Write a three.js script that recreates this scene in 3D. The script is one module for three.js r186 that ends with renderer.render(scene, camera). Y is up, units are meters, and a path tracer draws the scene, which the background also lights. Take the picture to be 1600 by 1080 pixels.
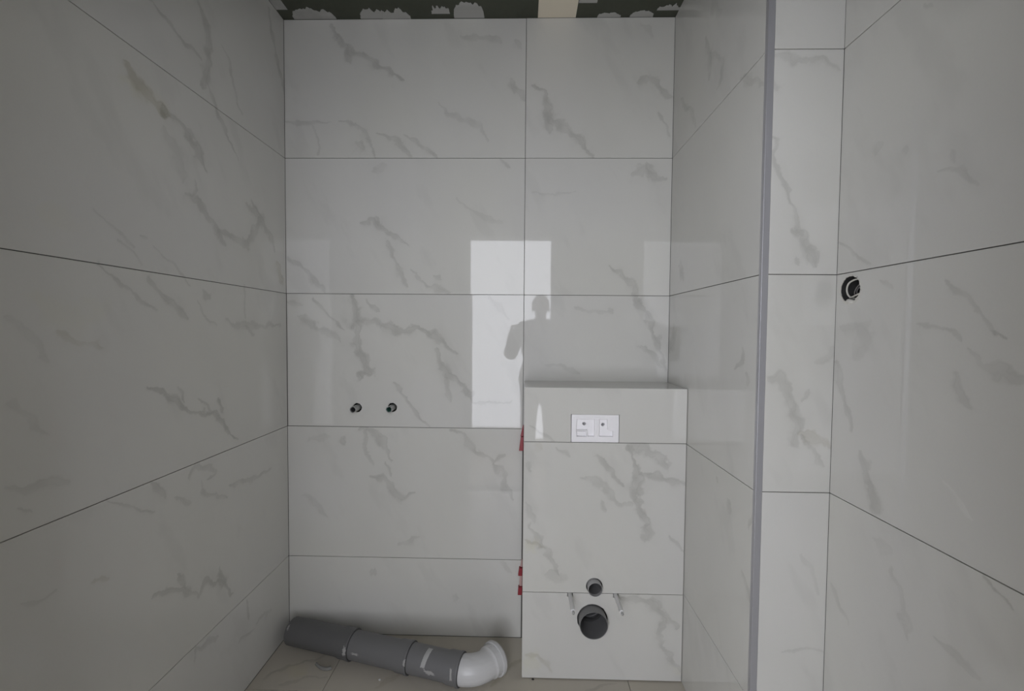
import * as THREE from 'three';
import { mergeGeometries, mergeVertices, toCreasedNormals } from 'three/addons/utils/BufferGeometryUtils.js';
import { RoundedBoxGeometry } from 'three/addons/geometries/RoundedBoxGeometry.js';
import { MarchingCubes } from 'three/addons/objects/MarchingCubes.js';
import { RectAreaLightUniformsLib } from 'three/addons/lights/RectAreaLightUniformsLib.js';

// ---------------------------------------------------------------- camera, sky, light, exposure
const scene = new THREE.Scene();
const camera = new THREE.PerspectiveCamera(76.9, 1600 / 1080, 0.01, 60);
camera.position.set(1.0577, 1.4022, 1.9426);
camera.rotation.set(-0.0343, 0.0208, 0.0081, 'YXZ');
scene.add(camera);

const renderer = new THREE.WebGLRenderer({ antialias: true });
renderer.toneMapping = THREE.LinearToneMapping;
renderer.toneMappingExposure = 1.5;
renderer.shadowMap.enabled = true;
RectAreaLightUniformsLib.init();

scene.background = new THREE.Color().setRGB(0.9, 0.92, 1.0);          // overcast sky beyond the hall window

// measures of the place, metres: x to the right, y up, z out of the back wall
const W = 1.712, XR = 1.9135, ZC = 0.7366, H = 2.7626, ZD = 1.81, ZD2 = 1.96;   // column side, right wall, column front, ceiling, doorway wall
const XS = 1.072, ZB = 0.2338, YB = 1.1788, BJ1 = 0.963, BJ2 = 0.3568;          // cistern boxing and its joints
const ROWS = [0, 0.3609, 0.9609, 1.5609, 2.1609, H];
const HALL = { x0: -1.3, x1: 2.9, z1: 3.14 };
const WIN = { x0: -0.6, x1: 2.05, y0: 0.19, y1: 2.52 };

const daylight = new THREE.RectAreaLight(new THREE.Color().setRGB(0.95, 0.965, 1.04), 4.6, WIN.x1 - WIN.x0 - 0.12, WIN.y1 - WIN.y0 - 0.12);
daylight.name = 'window_daylight';
daylight.position.set((WIN.x0 + WIN.x1) / 2, (WIN.y0 + WIN.y1) / 2, HALL.z1 - 0.012);   // shines along -z, into the hall
scene.add(daylight);

// ---------------------------------------------------------------- helpers
const V3 = (x, y, z) => new THREE.Vector3(x, y, z);
const used = new Map();
function numbered(name) { const n = used.get(name) ?? 0; used.set(name, n + 1); return n ? `${name}_${String(n).padStart(3, '0')}` : name; }
function mesh(name, geometry, material, parent) {
  const m = new THREE.Mesh(geometry, material);
  m.name = parent ? name : numbered(name); m.castShadow = m.receiveShadow = true;
  (parent ?? scene).add(m);
  return m;
}
function tag(o, label, category, group, kind) { o.userData.label = label; if (category) o.userData.category = category; if (group) o.userData.group = group; if (kind) o.userData.kind = kind; return o; }
function thing(name, at, label, category, group) { const g = new THREE.Group(); g.name = numbered(name); g.position.copy(at); scene.add(g); return tag(g, label, category, group); }
function structure(name, label, category = 'wall') { const g = new THREE.Group(); g.name = numbered(name); scene.add(g); return tag(g, label, category, null, 'structure'); }
let seed = 7;
const rnd = () => { seed = (seed * 1664525 + 1013904223) >>> 0; return seed / 4294967296; };
const std = (r, g, b, roughness, extra = {}) => new THREE.MeshPhysicalMaterial({ color: new THREE.Color().setRGB(r, g, b), roughness, ...extra });

// value noise
const LAT = new Float32Array(65536); for (let i = 0; i < 65536; i++) LAT[i] = rnd();
function noise(x, y) {
  const ix = Math.floor(x), iy = Math.floor(y), fx = x - ix, fy = y - iy, sx = fx * fx * (3 - 2 * fx), sy = fy * fy * (3 - 2 * fy);
  const a = (iy & 255) << 8, b = ((iy + 1) & 255) << 8, c = ix & 255, d = (ix + 1) & 255;
  return (LAT[a + c] * (1 - sx) + LAT[a + d] * sx) * (1 - sy) + (LAT[b + c] * (1 - sx) + LAT[b + d] * sx) * sy;
}
const fbm = (x, y) => 0.5 * noise(x, y) + 0.27 * noise(x * 2.1 + 7, y * 2.1 + 3) + 0.15 * noise(x * 4.3 + 1, y * 4.3 + 9) + 0.08 * noise(x * 8.7, y * 8.7);
const smooth = (a, b, x) => { const t = Math.min(1, Math.max(0, (x - a) / (b - a))); return t * t * (3 - 2 * t); };
const toSRGB = (c) => 255 * (c <= 0.0031308 ? 12.92 * c : 1.055 * Math.pow(c, 1 / 2.4) - 0.055);
function textureOf(w, h, fill) {   // fill(x, y in 0..1) -> linear rgb
  const data = new Uint8Array(w * h * 4);
  for (let j = 0, o = 0; j < h; j++) for (let i = 0; i < w; i++, o += 4) { const c = fill((i + 0.5) / w, (j + 0.5) / h); for (let k = 0; k < 3; k++) data[o + k] = Math.max(0, Math.min(255, toSRGB(c[k]))); data[o + 3] = 255; }
  const t = new THREE.DataTexture(data, w, h); t.colorSpace = THREE.SRGBColorSpace; t.magFilter = THREE.LinearFilter; t.minFilter = THREE.LinearFilter; t.needsUpdate = true;
  return t;
}

// ---------------------------------------------------------------- marble print of the tiles
// Veins as they run over each wall, in metres on the wall: [width, strength, kind, u, v, u, v, ...]; kinds: 0 grey, 1 warm grey, 2 pale, 3 cream stain
const VEINS = {
  left: [
    [.0312,.8,1,1.038,2.102,1.077,2.068,1.116,2.05,1.157,2.035],
    [.03,.7,0,1.148,2.042,1.21,2.032,1.248,2.014,1.277,1.974,1.319,1.928],
    [.0132,.6,0,1.106,2.326,1.163,2.313,1.199,2.304,1.254,2.29,1.307,2.284],
    [.0247,.7,0,1.288,2.461,1.33,2.415,1.34,2.345,1.326,2.242,1.305,2.201],
    [.0165,.6,0,1.326,2.227,1.392,2.135,1.441,2.081,1.493,2.026],
    [.0142,.5,0,1.397,2.396,1.437,2.372,1.46,2.311,1.483,2.239,1.512,2.209],
    [.0184,.6,0,1.692,2.731,1.741,2.581,1.794,2.49,1.818,2.401],
    [.0253,.6,0,1.225,1.814,1.274,1.821,1.316,1.787,1.374,1.736,1.409,1.694],
    [.0248,.6,0,1.383,1.738,1.472,1.732,1.544,1.72,1.591,1.803,1.639,1.853,1.564,1.898],
    [.027,.6,0,1.532,1.879,1.592,1.861,1.674,1.804,1.725,1.733],
    [.0119,.5,0,1.267,1.88,1.274,1.852,1.244,1.82],
    [.0104,.4,0,.927,1.694,.964,1.669,1.015,1.637,1.044,1.624],
    [.0096,.5,0,1.063,1.661,1.079,1.652],
    [.0437,.25,0,1.162,1.978,1.193,1.934,1.216,1.875],
    [.0092,.4,0,.998,1.624,1.042,1.61,1.061,1.578],
    [.0109,.5,0,.938,1.559,.971,1.537,1.001,1.518,1.033,1.498,1.073,1.472,1.107,1.456],
    [.0169,.6,0,1.081,1.55,1.102,1.522,1.13,1.495,1.177,1.465,1.227,1.434],
    [.0087,.4,0,1.104,1.632,1.156,1.604,1.214,1.567,1.24,1.536],
    [.0329,.5,0,1.299,1.523,1.328,1.5],
    [.0101,.5,0,1.275,1.492,1.294,1.444,1.354,1.409],
    [.0191,.5,0,1.406,1.425,1.455,1.417,1.583,1.411,1.754,1.418],
    [.0126,.5,0,1.515,1.41,1.57,1.378],
    [.0092,.4,0,1.514,1.574,1.515,1.442],
    [.0487,.7,1,1.734,1.688,1.772,1.61],
    [.0198,.8,0,1.079,1.224,1.139,1.202,1.18,1.17,1.212,1.145,1.266,1.12,1.335,1.116,1.379,1.076,1.411,1.022,1.457,.987],
    [.0091,.6,0,1.181,1.216,1.213,1.171],
    [.0191,.7,0,1.367,1.155,1.379,1.107],
    [.0101,.5,0,1.268,1.177,1.335,1.116],
    [.0205,.3,0,.733,1.425,.767,1.399,.795,1.365,.807,1.332],
    [.017,.35,1,.849,1.384,.901,1.362,.944,1.351],
    [.0209,.25,0,.748,1.247,.782,1.199,.81,1.16],
    [.0187,.4,0,.728,1.065,.766,1.058,.813,1.054,.848,1.046],
    [.0064,.4,0,.753,1.02,.777,1.001],
    [.0151,.55,0,1.226,.921,1.243,.951,1.312,.929,1.343,.904,1.299,.89],
    [.0131,.5,0,1.27,.9,1.281,.853,1.341,.823,1.407,.789],
    [.0194,.5,0,1.418,.832,1.542,.806,1.674,.807],
    [.0092,.55,0,.946,.957,.981,.935,1.038,.89,1.086,.866],
    [.0185,.55,0,1.082,.952,1.103,.92,1.125,.892],
    [.0137,.45,0,1.163,.877,1.224,.839],
    [.0199,.65,0,1.08,.622,1.126,.614,1.192,.574,1.253,.521,1.283,.547,1.353,.505,1.386,.469,1.42,.425],
    [.0194,.65,0,1.355,.557,1.386,.469],
    [.0115,.6,0,1.175,.637,1.199,.575],
    [.0166,.4,1,.908,.767,.947,.758],
    [.0122,.3,0,.751,.818,.793,.796,.824,.802],
    [.0177,.5,0,1.229,.317,1.241,.342,1.339,.314],
    [.0127,.45,0,1.509,.345,1.519,.261],
    [.0174,.45,0,1.559,.218,1.662,.203],
    [.0189,.45,0,1.452,.217,1.546,.201],
    [.043,.25,3,1.033,2.056,1.104,2.059,1.159,2.051],
    [.0594,.25,3,.801,1.459,.868,1.419,.947,1.453],
    [.0424,.2,3,.819,1.658,.874,1.644],
  ],
  back: [
    [.0279,.7,0,.212,2.739,.263,2.653,.311,2.617,.373,2.592,.422,2.567,.473,2.531,.535,2.5],
    [.0224,.6,0,.274,2.653,.294,2.568],
    [.017,.5,0,.009,2.316,.11,2.316,.198,2.315],
    [.0113,.45,0,.121,2.302,.152,2.24,.152,2.173],
    [.0509,.55,0,.315,2.223,.347,2.209],
    [.0141,.5,0,.247,2.326,.347,2.29,.384,2.229,.409,2.167],
    [.0197,.55,0,.421,2.276,.509,2.229,.56,2.173],
    [.0141,.55,0,.535,2.265,.609,2.217,.682,2.167],
    [.0196,.4,0,.682,2.398,.733,2.35,.795,2.325,.869,2.3,.906,2.239],
    [.0221,.45,0,.78,2.686,.841,2.686,.928,2.669,.953,2.66],
    [.0193,.4,0,1.026,2.66,1.04,2.638],
    [.025,.55,0,1.002,2.493,1.039,2.446,1.065,2.41],
    [.0305,.7,0,1.101,2.468,1.151,2.446,1.163,2.361,1.189,2.314,1.237,2.289,1.288,2.253,1.325,2.203,1.361,2.173],
    [.025,.6,0,1.163,2.361,1.17,2.283],
    [.0275,.55,0,1.562,2.48,1.612,2.504,1.648,2.466,1.696,2.419],
    [.0138,.5,0,1.65,2.359,1.676,2.313,1.694,2.252],
    [.0382,.3,0,1.575,2.714,1.616,2.695],
    [.0416,.55,0,1.539,2.084,1.594,2.12,1.645,2.07,1.692,2.07],
    [.0222,.5,0,1.605,2.142,1.628,2.092],
    [.0112,.5,0,.954,2.156,1.0,2.12],
    [.0112,.35,0,1.097,2.008,1.195,2.003,1.293,2.02],
    [.0254,.6,0,1.447,1.687,1.516,1.643,1.553,1.604,1.562,1.539,1.611,1.483,1.641,1.406,1.67,1.333,1.701,1.236],
    [.0142,.35,0,1.3,1.509,1.366,1.489,1.45,1.49],
    [.0226,.5,0,1.444,1.504,1.459,1.481],
    [.0227,.55,0,1.586,1.341,1.634,1.313,1.681,1.247],
    [.0171,.35,0,1.169,1.251,1.247,1.243,1.324,1.204],
    [.0256,.6,0,.351,1.878,.4,1.892,.423,1.867,.471,1.83,.52,1.793,.546,1.788],
    [.0171,.5,0,.411,1.903,.423,1.872],
    [.0229,.55,0,.454,1.793,.486,1.722,.509,1.663,.546,1.6],
    [.02,.5,0,.569,1.674,.606,1.615,.681,1.584,.73,1.567],
    [.0228,.5,0,.675,1.641,.692,1.63],
    [.023,.55,0,.006,1.72,.067,1.683,.116,1.635,.165,1.575],
    [.0339,.3,0,.4,2.106,.443,2.12],
    [.0198,.3,0,.765,1.98,.837,1.927,.959,1.879],
    [.0116,.6,0,.121,1.538,.187,1.464,.262,1.398],
    [.029,.45,0,.053,1.463,.126,1.414,.201,1.38,.236,1.343],
    [.0231,.35,0,.007,1.517,.071,1.506],
    [.0405,.75,0,.306,1.55,.312,1.464,.311,1.344,.337,1.283,.372,1.22,.322,1.17],
    [.0201,.55,0,.361,1.539,.422,1.48],
    [.0288,.7,0,.323,1.43,.387,1.442,.448,1.417,.52,1.394,.595,1.406,.667,1.378,.719,1.336,.768,1.287],
    [.0346,.7,0,.676,1.31,.705,1.238,.742,1.189,.803,1.152,.841,1.089],
    [.0231,.5,0,.719,1.201,.737,1.088],
    [.0145,.6,0,.485,1.166,.546,1.086,.595,1.014,.645,.971],
    [.0115,.45,0,.841,1.078,1.014,1.08],
    [.02,.3,0,.913,1.543,.996,1.458],
    [.0321,.65,0,.333,.952,.391,.933,.432,.895,.45,.846,.479,.817],
    [.0263,.45,0,.362,.932,.353,.865,.391,.786],
    [.0117,.5,0,.449,.799,.479,.741],
    [.0293,.65,0,.382,.739,.432,.728,.47,.682,.528,.633,.587,.654],
    [.0232,.6,0,.752,.958,.798,.938,.827,.88,.877,.843,.944,.806,.992,.836],
    [.0291,.6,0,.944,.794,.984,.748,.994,.69,1.023,.649],
    [.0264,.5,0,.245,.901,.26,.881],
    [.0205,.35,0,.09,.899,.186,.907],
    [.0206,.4,0,.508,.425,.566,.435,.596,.456],
    [.0207,.35,0,.058,.646,.117,.617,.175,.547],
    [.0327,.4,0,.381,.298,.404,.286],
    [.0266,.35,0,.76,.189,.787,.175],
    [.0176,.3,0,.967,.354,1.026,.308],
  ],
  side: [
    [.0349,.5,0,.329,2.448,.359,2.373,.358,2.294],
    [.0194,.4,0,.375,2.376,.462,2.293,.464,2.246,.423,2.228],
    [.0178,.45,0,.586,2.171,.716,2.082],
    [.0204,.45,0,.089,2.365,.211,2.248,.246,2.178],
    [.0387,.4,0,.122,1.681,.161,1.606],
    [.0659,.45,0,.063,1.407,.02,1.314],
    [.0161,.5,0,.639,1.354,.652,1.324,.604,1.292],
    [.0257,.45,0,.669,1.275,.677,1.254],
    [.026,.5,0,.572,.874,.594,.856],
    [.0158,.4,0,.493,.921,.504,.903],
    [.0202,.45,0,.673,.702,.715,.648,.734,.628],
    [.0124,.5,0,.723,.899,.705,.845],
    [.0396,.3,0,.36,2.546,.438,2.468],
  ],
  face: [
    [.0185,.5,0,.011,2.146,.053,2.145,.072,2.127,.114,2.127,.151,2.132,.181,2.103],
    [.0135,.35,0,.012,2.085,.027,2.051],
    [.0137,.6,0,.008,1.93,.025,1.921,.021,1.887,.038,1.836,.063,1.793,.081,1.714,.103,1.663],
    [.0206,.55,0,.084,1.68,.106,1.665,.119,1.644,.127,1.622,.143,1.577],
    [.0292,.5,0,.131,1.637,.149,1.611,.148,1.58],
    [.0121,.4,0,.094,1.606,.102,1.589],
    [.035,.5,0,.035,1.276,.061,1.272,.081,1.25,.091,1.207,.106,1.162,.099,1.094],
    [.0281,.35,0,.092,1.218,.114,1.174,.119,1.13],
    [.0281,.5,1,.121,1.121,.156,1.112,.199,1.09],
    [.0141,.5,0,.125,1.116,.172,1.049,.18,1.035],
    [.0087,.45,0,.135,1.25,.122,1.218],
    [.0191,.3,0,.198,1.369,.186,1.332,.15,1.314],
    [.0143,.3,0,.126,.786,.152,.748,.179,.678],
    [.0072,.45,0,.085,.504,.147,.518,.202,.508],
  ],
  right: [
    [.0207,.3,0,.117,1.866,.113,1.839],
    [.0123,.35,0,.188,1.82,.202,1.813],
    [.0115,.35,0,.305,1.767,.311,1.744],
    [.0101,.35,0,.281,1.736,.322,1.726,.361,1.684],
    [.0113,.5,0,.004,1.647,.066,1.605,.109,1.574],
    [.0096,.5,0,.306,1.509,.338,1.482,.362,1.456,.381,1.428,.398,1.409],
    [.0044,.8,0,.395,1.411,.407,1.404,.42,1.396],
    [.0067,.5,0,.244,1.42,.278,1.414,.326,1.404,.342,1.388],
    [.0223,.4,0,.356,1.376,.371,1.353,.397,1.341,.426,1.335,.45,1.325],
    [.0124,.5,0,.329,1.325,.333,1.302,.346,1.278,.36,1.262],
    [.0178,.5,0,.01,1.322,.021,1.276,.042,1.224,.072,1.159],
    [.0211,.45,0,.102,1.109,.124,1.06,.142,1.021,.157,.979],
    [.0274,.35,0,.141,1.031,.154,.996,.152,.972],
    [.0075,.6,2,.318,1.102,.345,1.078,.374,1.056],
    [.0414,.3,0,.033,1.416,.1,1.409,.072,1.346],
    [.0115,.4,0,.147,1.528,.177,1.506],
    [.0076,.55,0,.404,.957,.432,.94,.453,.926],
    [.0179,.35,0,.018,.715,.054,.675,.078,.649],
    [.0214,.3,0,.206,.863,.239,.795,.253,.729],
    [.0174,.4,0,.323,.78,.368,.769,.394,.758],
    [.0362,.25,0,.163,.899,.199,.905],
    [.0084,.35,0,.233,2.113,.25,2.087],
  ],
  box: [
    [.0101,.5,0,.026,1.03,.072,.995,.115,.968],
    [.0305,.4,1,.044,.949,.06,.934],
    [.0178,.5,0,.138,.935,.179,.9],
    [.0152,.65,0,.285,.914,.331,.874,.359,.823,.4,.791],
    [.0229,.5,0,.23,.821,.276,.812,.319,.789,.35,.744,.383,.721,.429,.719],
    [.0153,.5,0,.31,.733,.321,.687],
    [.0355,.75,0,.417,.939,.441,.888,.45,.82,.438,.758,.457,.707,.485,.649],
    [.0303,.6,0,.43,.944,.485,.94,.513,.912,.564,.872],
    [.0253,.65,0,.464,.833,.537,.834,.588,.804,.638,.8],
    [.0255,.5,0,.005,.882,.023,.846],
    [.0231,.5,0,.011,.723,.035,.641],
    [.0231,.6,0,.022,.63,.045,.594,.076,.551,.108,.494,.147,.438],
    [.0618,.45,3,.023,.552,.043,.532],
    [.0567,.35,0,.09,.437,.152,.414],
    [.0103,.6,1,.01,.57,.084,.541],
    [.028,.5,0,.486,.638,.509,.613,.479,.576],
    [.0102,.5,0,.582,.591,.634,.53],
    [.0283,.6,0,.392,.344,.44,.337,.509,.328,.553,.285,.571,.254,.615,.224],
    [.0258,.55,0,.553,.285,.561,.238,.537,.177,.569,.139,.605,.077,.631,.041],
    [.0678,.5,3,.025,.081,.058,.066],
    [.013,.5,1,.014,.099,.071,.095,.102,.059,.113,.028],
    [.0362,.35,3,.601,.056,.632,.03],
  ],
};
const MARBLE = [0.645, 0.64, 0.604], FLOOR_STONE = [0.52, 0.485, 0.415];
function marble(u0, u1, v0, v1, veins, base, density, shift) {
  const w = Math.max(16, Math.round((u1 - u0) * density)), h = Math.max(16, Math.round((v1 - v0) * density)), n = w * h;
  const grey = new Float32Array(n), warm = new Float32Array(n), pale = new Float32Array(n), cream = new Float32Array(n), fields = [grey, warm, pale, cream];
  for (const v of veins) {
    const [width, strength, kind] = v, half = width * 0.62, pad = half * 3.2 + 0.02, f = fields[kind], P = v.slice(3), m = P.length / 2;
    let a0 = 1e9, a1 = -1e9, b0 = 1e9, b1 = -1e9, total = 0;
    const at = [0];
    for (let k = 0; k < m; k++) {
      a0 = Math.min(a0, P[2 * k]); a1 = Math.max(a1, P[2 * k]); b0 = Math.min(b0, P[2 * k + 1]); b1 = Math.max(b1, P[2 * k + 1]);
      if (k) { total += Math.hypot(P[2 * k] - P[2 * k - 2], P[2 * k + 1] - P[2 * k - 1]); at.push(total); }
    }
    const i0 = Math.max(0, Math.floor((a0 - pad - u0) * density)), i1 = Math.min(w, Math.ceil((a1 + pad - u0) * density));
    const j0 = Math.max(0, Math.floor((b0 - pad - v0) * density)), j1 = Math.min(h, Math.ceil((b1 + pad - v0) * density));
    const soft = kind === 3, wob = Math.min(0.02, 0.006 + width * 0.35);
    for (let j = j0; j < j1; j++) for (let i = i0; i < i1; i++) {
      let x = u0 + (i + 0.5) / density, y = v0 + (j + 0.5) / density;
      const X = x, Y = y;
      x += (noise(X * 34 + shift, Y * 34) - 0.5) * wob * 1.5 + (noise(X * 110, Y * 110 + shift) - 0.5) * wob * 0.45 + (noise(X * 290, Y * 290) - 0.5) * 0.0022;
      y += (noise(X * 34, Y * 34 + shift + 40) - 0.5) * wob * 1.5 + (noise(X * 110 + 60, Y * 110) - 0.5) * wob * 0.45 + (noise(X * 290 + 20, Y * 290) - 0.5) * 0.0022;
      let best = 1e9, s = 0, side = 0;
      for (let k = 0; k + 1 < m; k++) {
        const ax = P[2 * k], ay = P[2 * k + 1], dx = P[2 * k + 2] - ax, dy = P[2 * k + 3] - ay, L = dx * dx + dy * dy;
        const t = Math.min(1, Math.max(0, ((x - ax) * dx + (y - ay) * dy) / L)), ex = x - ax - t * dx, ey = y - ay - t * dy, d = ex * ex + ey * ey;
        if (d < best) { best = d; s = (at[k] + t * (at[k + 1] - at[k])) / total; side = (dx * ey - dy * ex) > 0 ? 1 : -1; }
      }
      best = Math.sqrt(best);
      const taper = 0.35 + 0.65 * Math.min(1, 4 * Math.min(s, 1 - s) + 0.25), swell = 0.45 + 1.1 * noise(s * total * 28 + shift, width * 900);
      const t = best / (half * taper * (soft ? 1.2 : swell));
      if (t > 3.4) continue;
      let a = strength * (soft ? smooth(1.3, 0.2, t) : smooth(side > 0 ? 1.15 : 1.3, side > 0 ? 0.7 : 0.0, t)) * (0.4 + 0.65 * noise(X * 34 + shift, Y * 34));
      if (!soft) a += strength * 0.15 * smooth(3.2, 0.6, t) * (0.1 + 1.1 * noise(X * 18 + shift, Y * 18 + 31)) + strength * 0.3 * smooth(0.15, 0.0, Math.abs(t - 0.1 - 0.7 * noise(X * 45, Y * 45 + 90)));
      const o = j * w + i;
      f[o] = 1 - (1 - f[o]) * (1 - Math.min(0.9, a));
    }
  }
  return textureOf(w, h, (x, y) => {
    const u = u0 + x * (u1 - u0), v = v0 + y * (v1 - v0), o = Math.min(h - 1, Math.floor(y * h)) * w + Math.min(w - 1, Math.floor(x * w));
    // pale clouds and thin drifts of grey between the veins, running down to the right like them
    const r = u + v * 0.55, q = v - u * 0.8;
    const cloud = fbm(r * 4 + shift, q * 2.2), wisp = smooth(0.60, 0.80, fbm(r * 9 + shift * 1.7, q * 3.3 + 5)), fine = noise(u * 420, v * 420) - 0.5;
    const g = 1 - 0.07 * (cloud - 0.5) - 0.045 * wisp - 0.012 * fine, tint = noise(u * 3 + shift, v * 3) - 0.5;
    const G = grey[o] * 0.29, A = warm[o], L = pale[o] * 0.12, C = cream[o];
    return [base[0] * g * (1 - G) * (1 - 0.25 * A) * (1 + L), base[1] * g * (1 - G) * (1 - 0.27 * A) * (1 + L) * (1 - 0.01 * C), base[2] * g * (1 - G * 1.03) * (1 - 0.33 * A) * (1 + L) * (1 - 0.16 * C) * (1 + 0.03 * tint)];
  });
}

// ---------------------------------------------------------------- walls of tiles
const GROUT = std(0.13, 0.125, 0.115, 0.9);
const TILE_EDGE = 0.0011, THICK = 0.011;
function rect(a0, a1, b0, b1) { const s = new THREE.Shape(); s.moveTo(a0, b0); s.lineTo(a1, b0); s.lineTo(a1, b1); s.lineTo(a0, b1); s.closePath(); return s; }
function poly(points, Type = THREE.Shape) { const s = new Type(); points.forEach(([x, y], i) => (i ? s.lineTo(x, y) : s.moveTo(x, y))); s.closePath(); return s; }
const circle = (x, y, r, rough = 0, n = 40) => poly(Array.from({ length: n }, (_, i) => { const a = -i / n * Math.PI * 2, k = r * (1 + rough * (noise(i * 0.9 + x * 70, y * 50) - 0.5)); return [x + k * Math.cos(a), y + k * Math.sin(a)]; }), THREE.Path);
function slab(shape, holes, front, back, bevel = 0) {   // in the wall's own u, v; front and back along its normal
  shape.holes = holes;
  const g = new THREE.ExtrudeGeometry(shape, bevel
    ? { depth: front - back - 2 * bevel, bevelEnabled: true, bevelThickness: bevel, bevelSize: bevel, bevelOffset: -bevel, bevelSegments: 1, curveSegments: 32 }
    : { depth: front - back, bevelEnabled: false, curveSegments: 32 });
  g.translate(0, 0, back + bevel);
  return g;
}
class Surface {
  constructor(group, origin, u, v, veins, base = MARBLE, density = 620) {
    Object.assign(this, { group, veins, base, density });
    const n = u.clone().cross(v);
    this.q = new THREE.Quaternion().setFromRotationMatrix(new THREE.Matrix4().makeBasis(u, v, n));
    this.o = origin; this.u = u; this.v = v; this.n = n;
  }
  at(u, v, n = 0) { return this.o.clone().addScaledVector(this.u, u).addScaledVector(this.v, v).addScaledVector(this.n, n); }
  grout(u0, u1, v0, v1, holes = [], depth = 0.06, front = -0.0045) {
    const m = mesh('grout_bed', slab(rect(u0, u1, v0, v1), holes, front, -depth), GROUT, this.group);
    m.position.copy(this.o); m.quaternion.copy(this.q);
  }
  // a tile between those joints; outline and holes in wall coordinates; tilt in degrees as laid (about u, about v)
  tile(u0, u1, v0, v1, { outline, holes = [], tilt = [0, 0], name = 'tile', rough = 0.03 } = {}) {
    const e = TILE_EDGE, cu = (u0 + u1) / 2, cv = (v0 + v1) / 2;
    const g = slab(outline ? poly(outline) : rect(u0 + e, u1 - e, v0 + e, v1 - e), holes, 0, -THICK, 0.0005);
    const p = g.attributes.position, uv = g.attributes.uv;
    for (let i = 0; i < p.count; i++) uv.setXY(i, (p.getX(i) - u0) / (u1 - u0), (p.getY(i) - v0) / (v1 - v0));
    g.translate(-cu, -cv, 0);
    const pad = 0.05, veins = this.veins.filter((V) => { for (let k = 3; k < V.length; k += 2) if (V[k] > u0 - pad && V[k] < u1 + pad && V[k + 1] > v0 - pad && V[k + 1] < v1 + pad) return true; return false; });
    const own = veins.map((V) => clipVein(V, u0, u1, v0, v1)).filter(Boolean);
    const mat = new THREE.MeshPhysicalMaterial({ map: marble(u0, u1, v0, v1, own, this.base, this.density, rnd() * 200), roughness: rough, ior: 1.5, specularIntensity: 0.68 });
    const m = mesh(name, g, mat, this.group);
    m.position.copy(this.at(cu, cv));
    m.quaternion.copy(this.q).multiply(new THREE.Quaternion().setFromEuler(new THREE.Euler(tilt[0] * Math.PI / 180, tilt[1] * Math.PI / 180, 0)));
    return m;
  }
}
// a vein belongs to the tile that holds most of its points: prints do not run on across a joint unless traced so
function clipVein(V, u0, u1, v0, v1) {
  let inside = 0; const n = (V.length - 3) / 2;
  for (let k = 3; k < V.length; k += 2) if (V[k] >= u0 - 0.004 && V[k] <= u1 + 0.004 && V[k + 1] >= v0 - 0.004 && V[k + 1] <= v1 + 0.004) inside++;
  return inside > 0 ? V : null;
}
const X = V3(1, 0, 0), Y = V3(0, 1, 0), Z = V3(0, 0, 1), nX = V3(-1, 0, 0), nZ = V3(0, 0, -1);

// back wall
const wallBack = structure('wall_back', 'back wall of large white marble-look tiles with two water outlets');
const back = new Surface(wallBack, V3(0, 0, 0), X, Y, VEINS.back);
const OUT_R = 0.0205, OUTLETS = [[0.319, 1.048], [0.479, 1.051]];
back.grout(-0.06, W + 0.06, -0.06, H + 0.06, OUTLETS.map(([x, y]) => circle(x, y, OUT_R + 0.001)));
const TILT_LEFT = [[0, 0], [0.02, 0.0], [0.14, -0.22], [0, 0.04], [-0.03, 0.03]], TILT_RIGHT = [[0, 0], [0, 0], [0.14, 0.06], [0.0, 0.10], [0.04, 0]];
for (let k = 0; k < 5; k++) {
  back.tile(0, XS - 0.003, ROWS[k], ROWS[k + 1], { tilt: TILT_LEFT[k], holes: k === 2 ? OUTLETS.map(([x, y]) => circle(x, y, OUT_R, 0.12)) : [] });
  if (k > 1) back.tile(XS - 0.003, W, ROWS[k], ROWS[k + 1], { tilt: TILT_RIGHT[k] });
}
// left wall
const wallLeft = structure('wall_left', 'long left wall of large marble-look tiles, unbroken by any fitting');
const left = new Surface(wallLeft, V3(0, 0, ZD), nZ, Y, VEINS.left, MARBLE, 680);
left.grout(-0.02, ZD + 0.06, -0.06, H + 0.06);
for (let k = 0; k < 5; k++) {
  left.tile(ZD - 1.2, ZD, ROWS[k], ROWS[k + 1], { tilt: [(rnd() - 0.5) * 0.06, (rnd() - 0.5) * 0.05] });
  const saved = left.density; left.density = 200; left.tile(0, ZD - 1.2, ROWS[k], ROWS[k + 1]); left.density = saved;
}
// column in the right back corner: its side, its front, the metal edge trim between them
const wallColumn = structure('wall_column', 'tiled column boxed out of the right back corner', 'column');
const side = new Surface(wallColumn, V3(W, 0, 0), Z, Y, VEINS.side);
side.grout(-0.06, ZC - 0.004, -0.06, H + 0.06, [], 0.05);
for (let k = 0; k < 5; k++) side.tile(0, ZC - 0.002, ROWS[k], ROWS[k + 1], { tilt: [0, (rnd() - 0.5) * 0.06] });
const face = new Surface(wallColumn, V3(W, 0, ZC), X, Y, VEINS.face);
face.grout(0.004, XR - W + 0.06, -0.06, H + 0.06, [], 0.05);
for (let k = 0; k < 5; k++) face.tile(0.0165, XR - W + 0.0008, ROWS[k], ROWS[k + 1], { tilt: [(rnd() - 0.5) * 0.08, (rnd() - 0.5) * 0.08] });
const TRIM = std(0.46, 0.46, 0.485, 0.4, { metalness: 0.5 });
const trim = mesh('trim_1', new RoundedBoxGeometry(0.0185, H, 0.014, 2, 0.0012), TRIM);
trim.position.set(W + 0.0075, H / 2, ZC - 0.005);
tag(trim, 'slim grey aluminium edge trim up the column corner', 'edge trim', null, 'structure');
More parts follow.
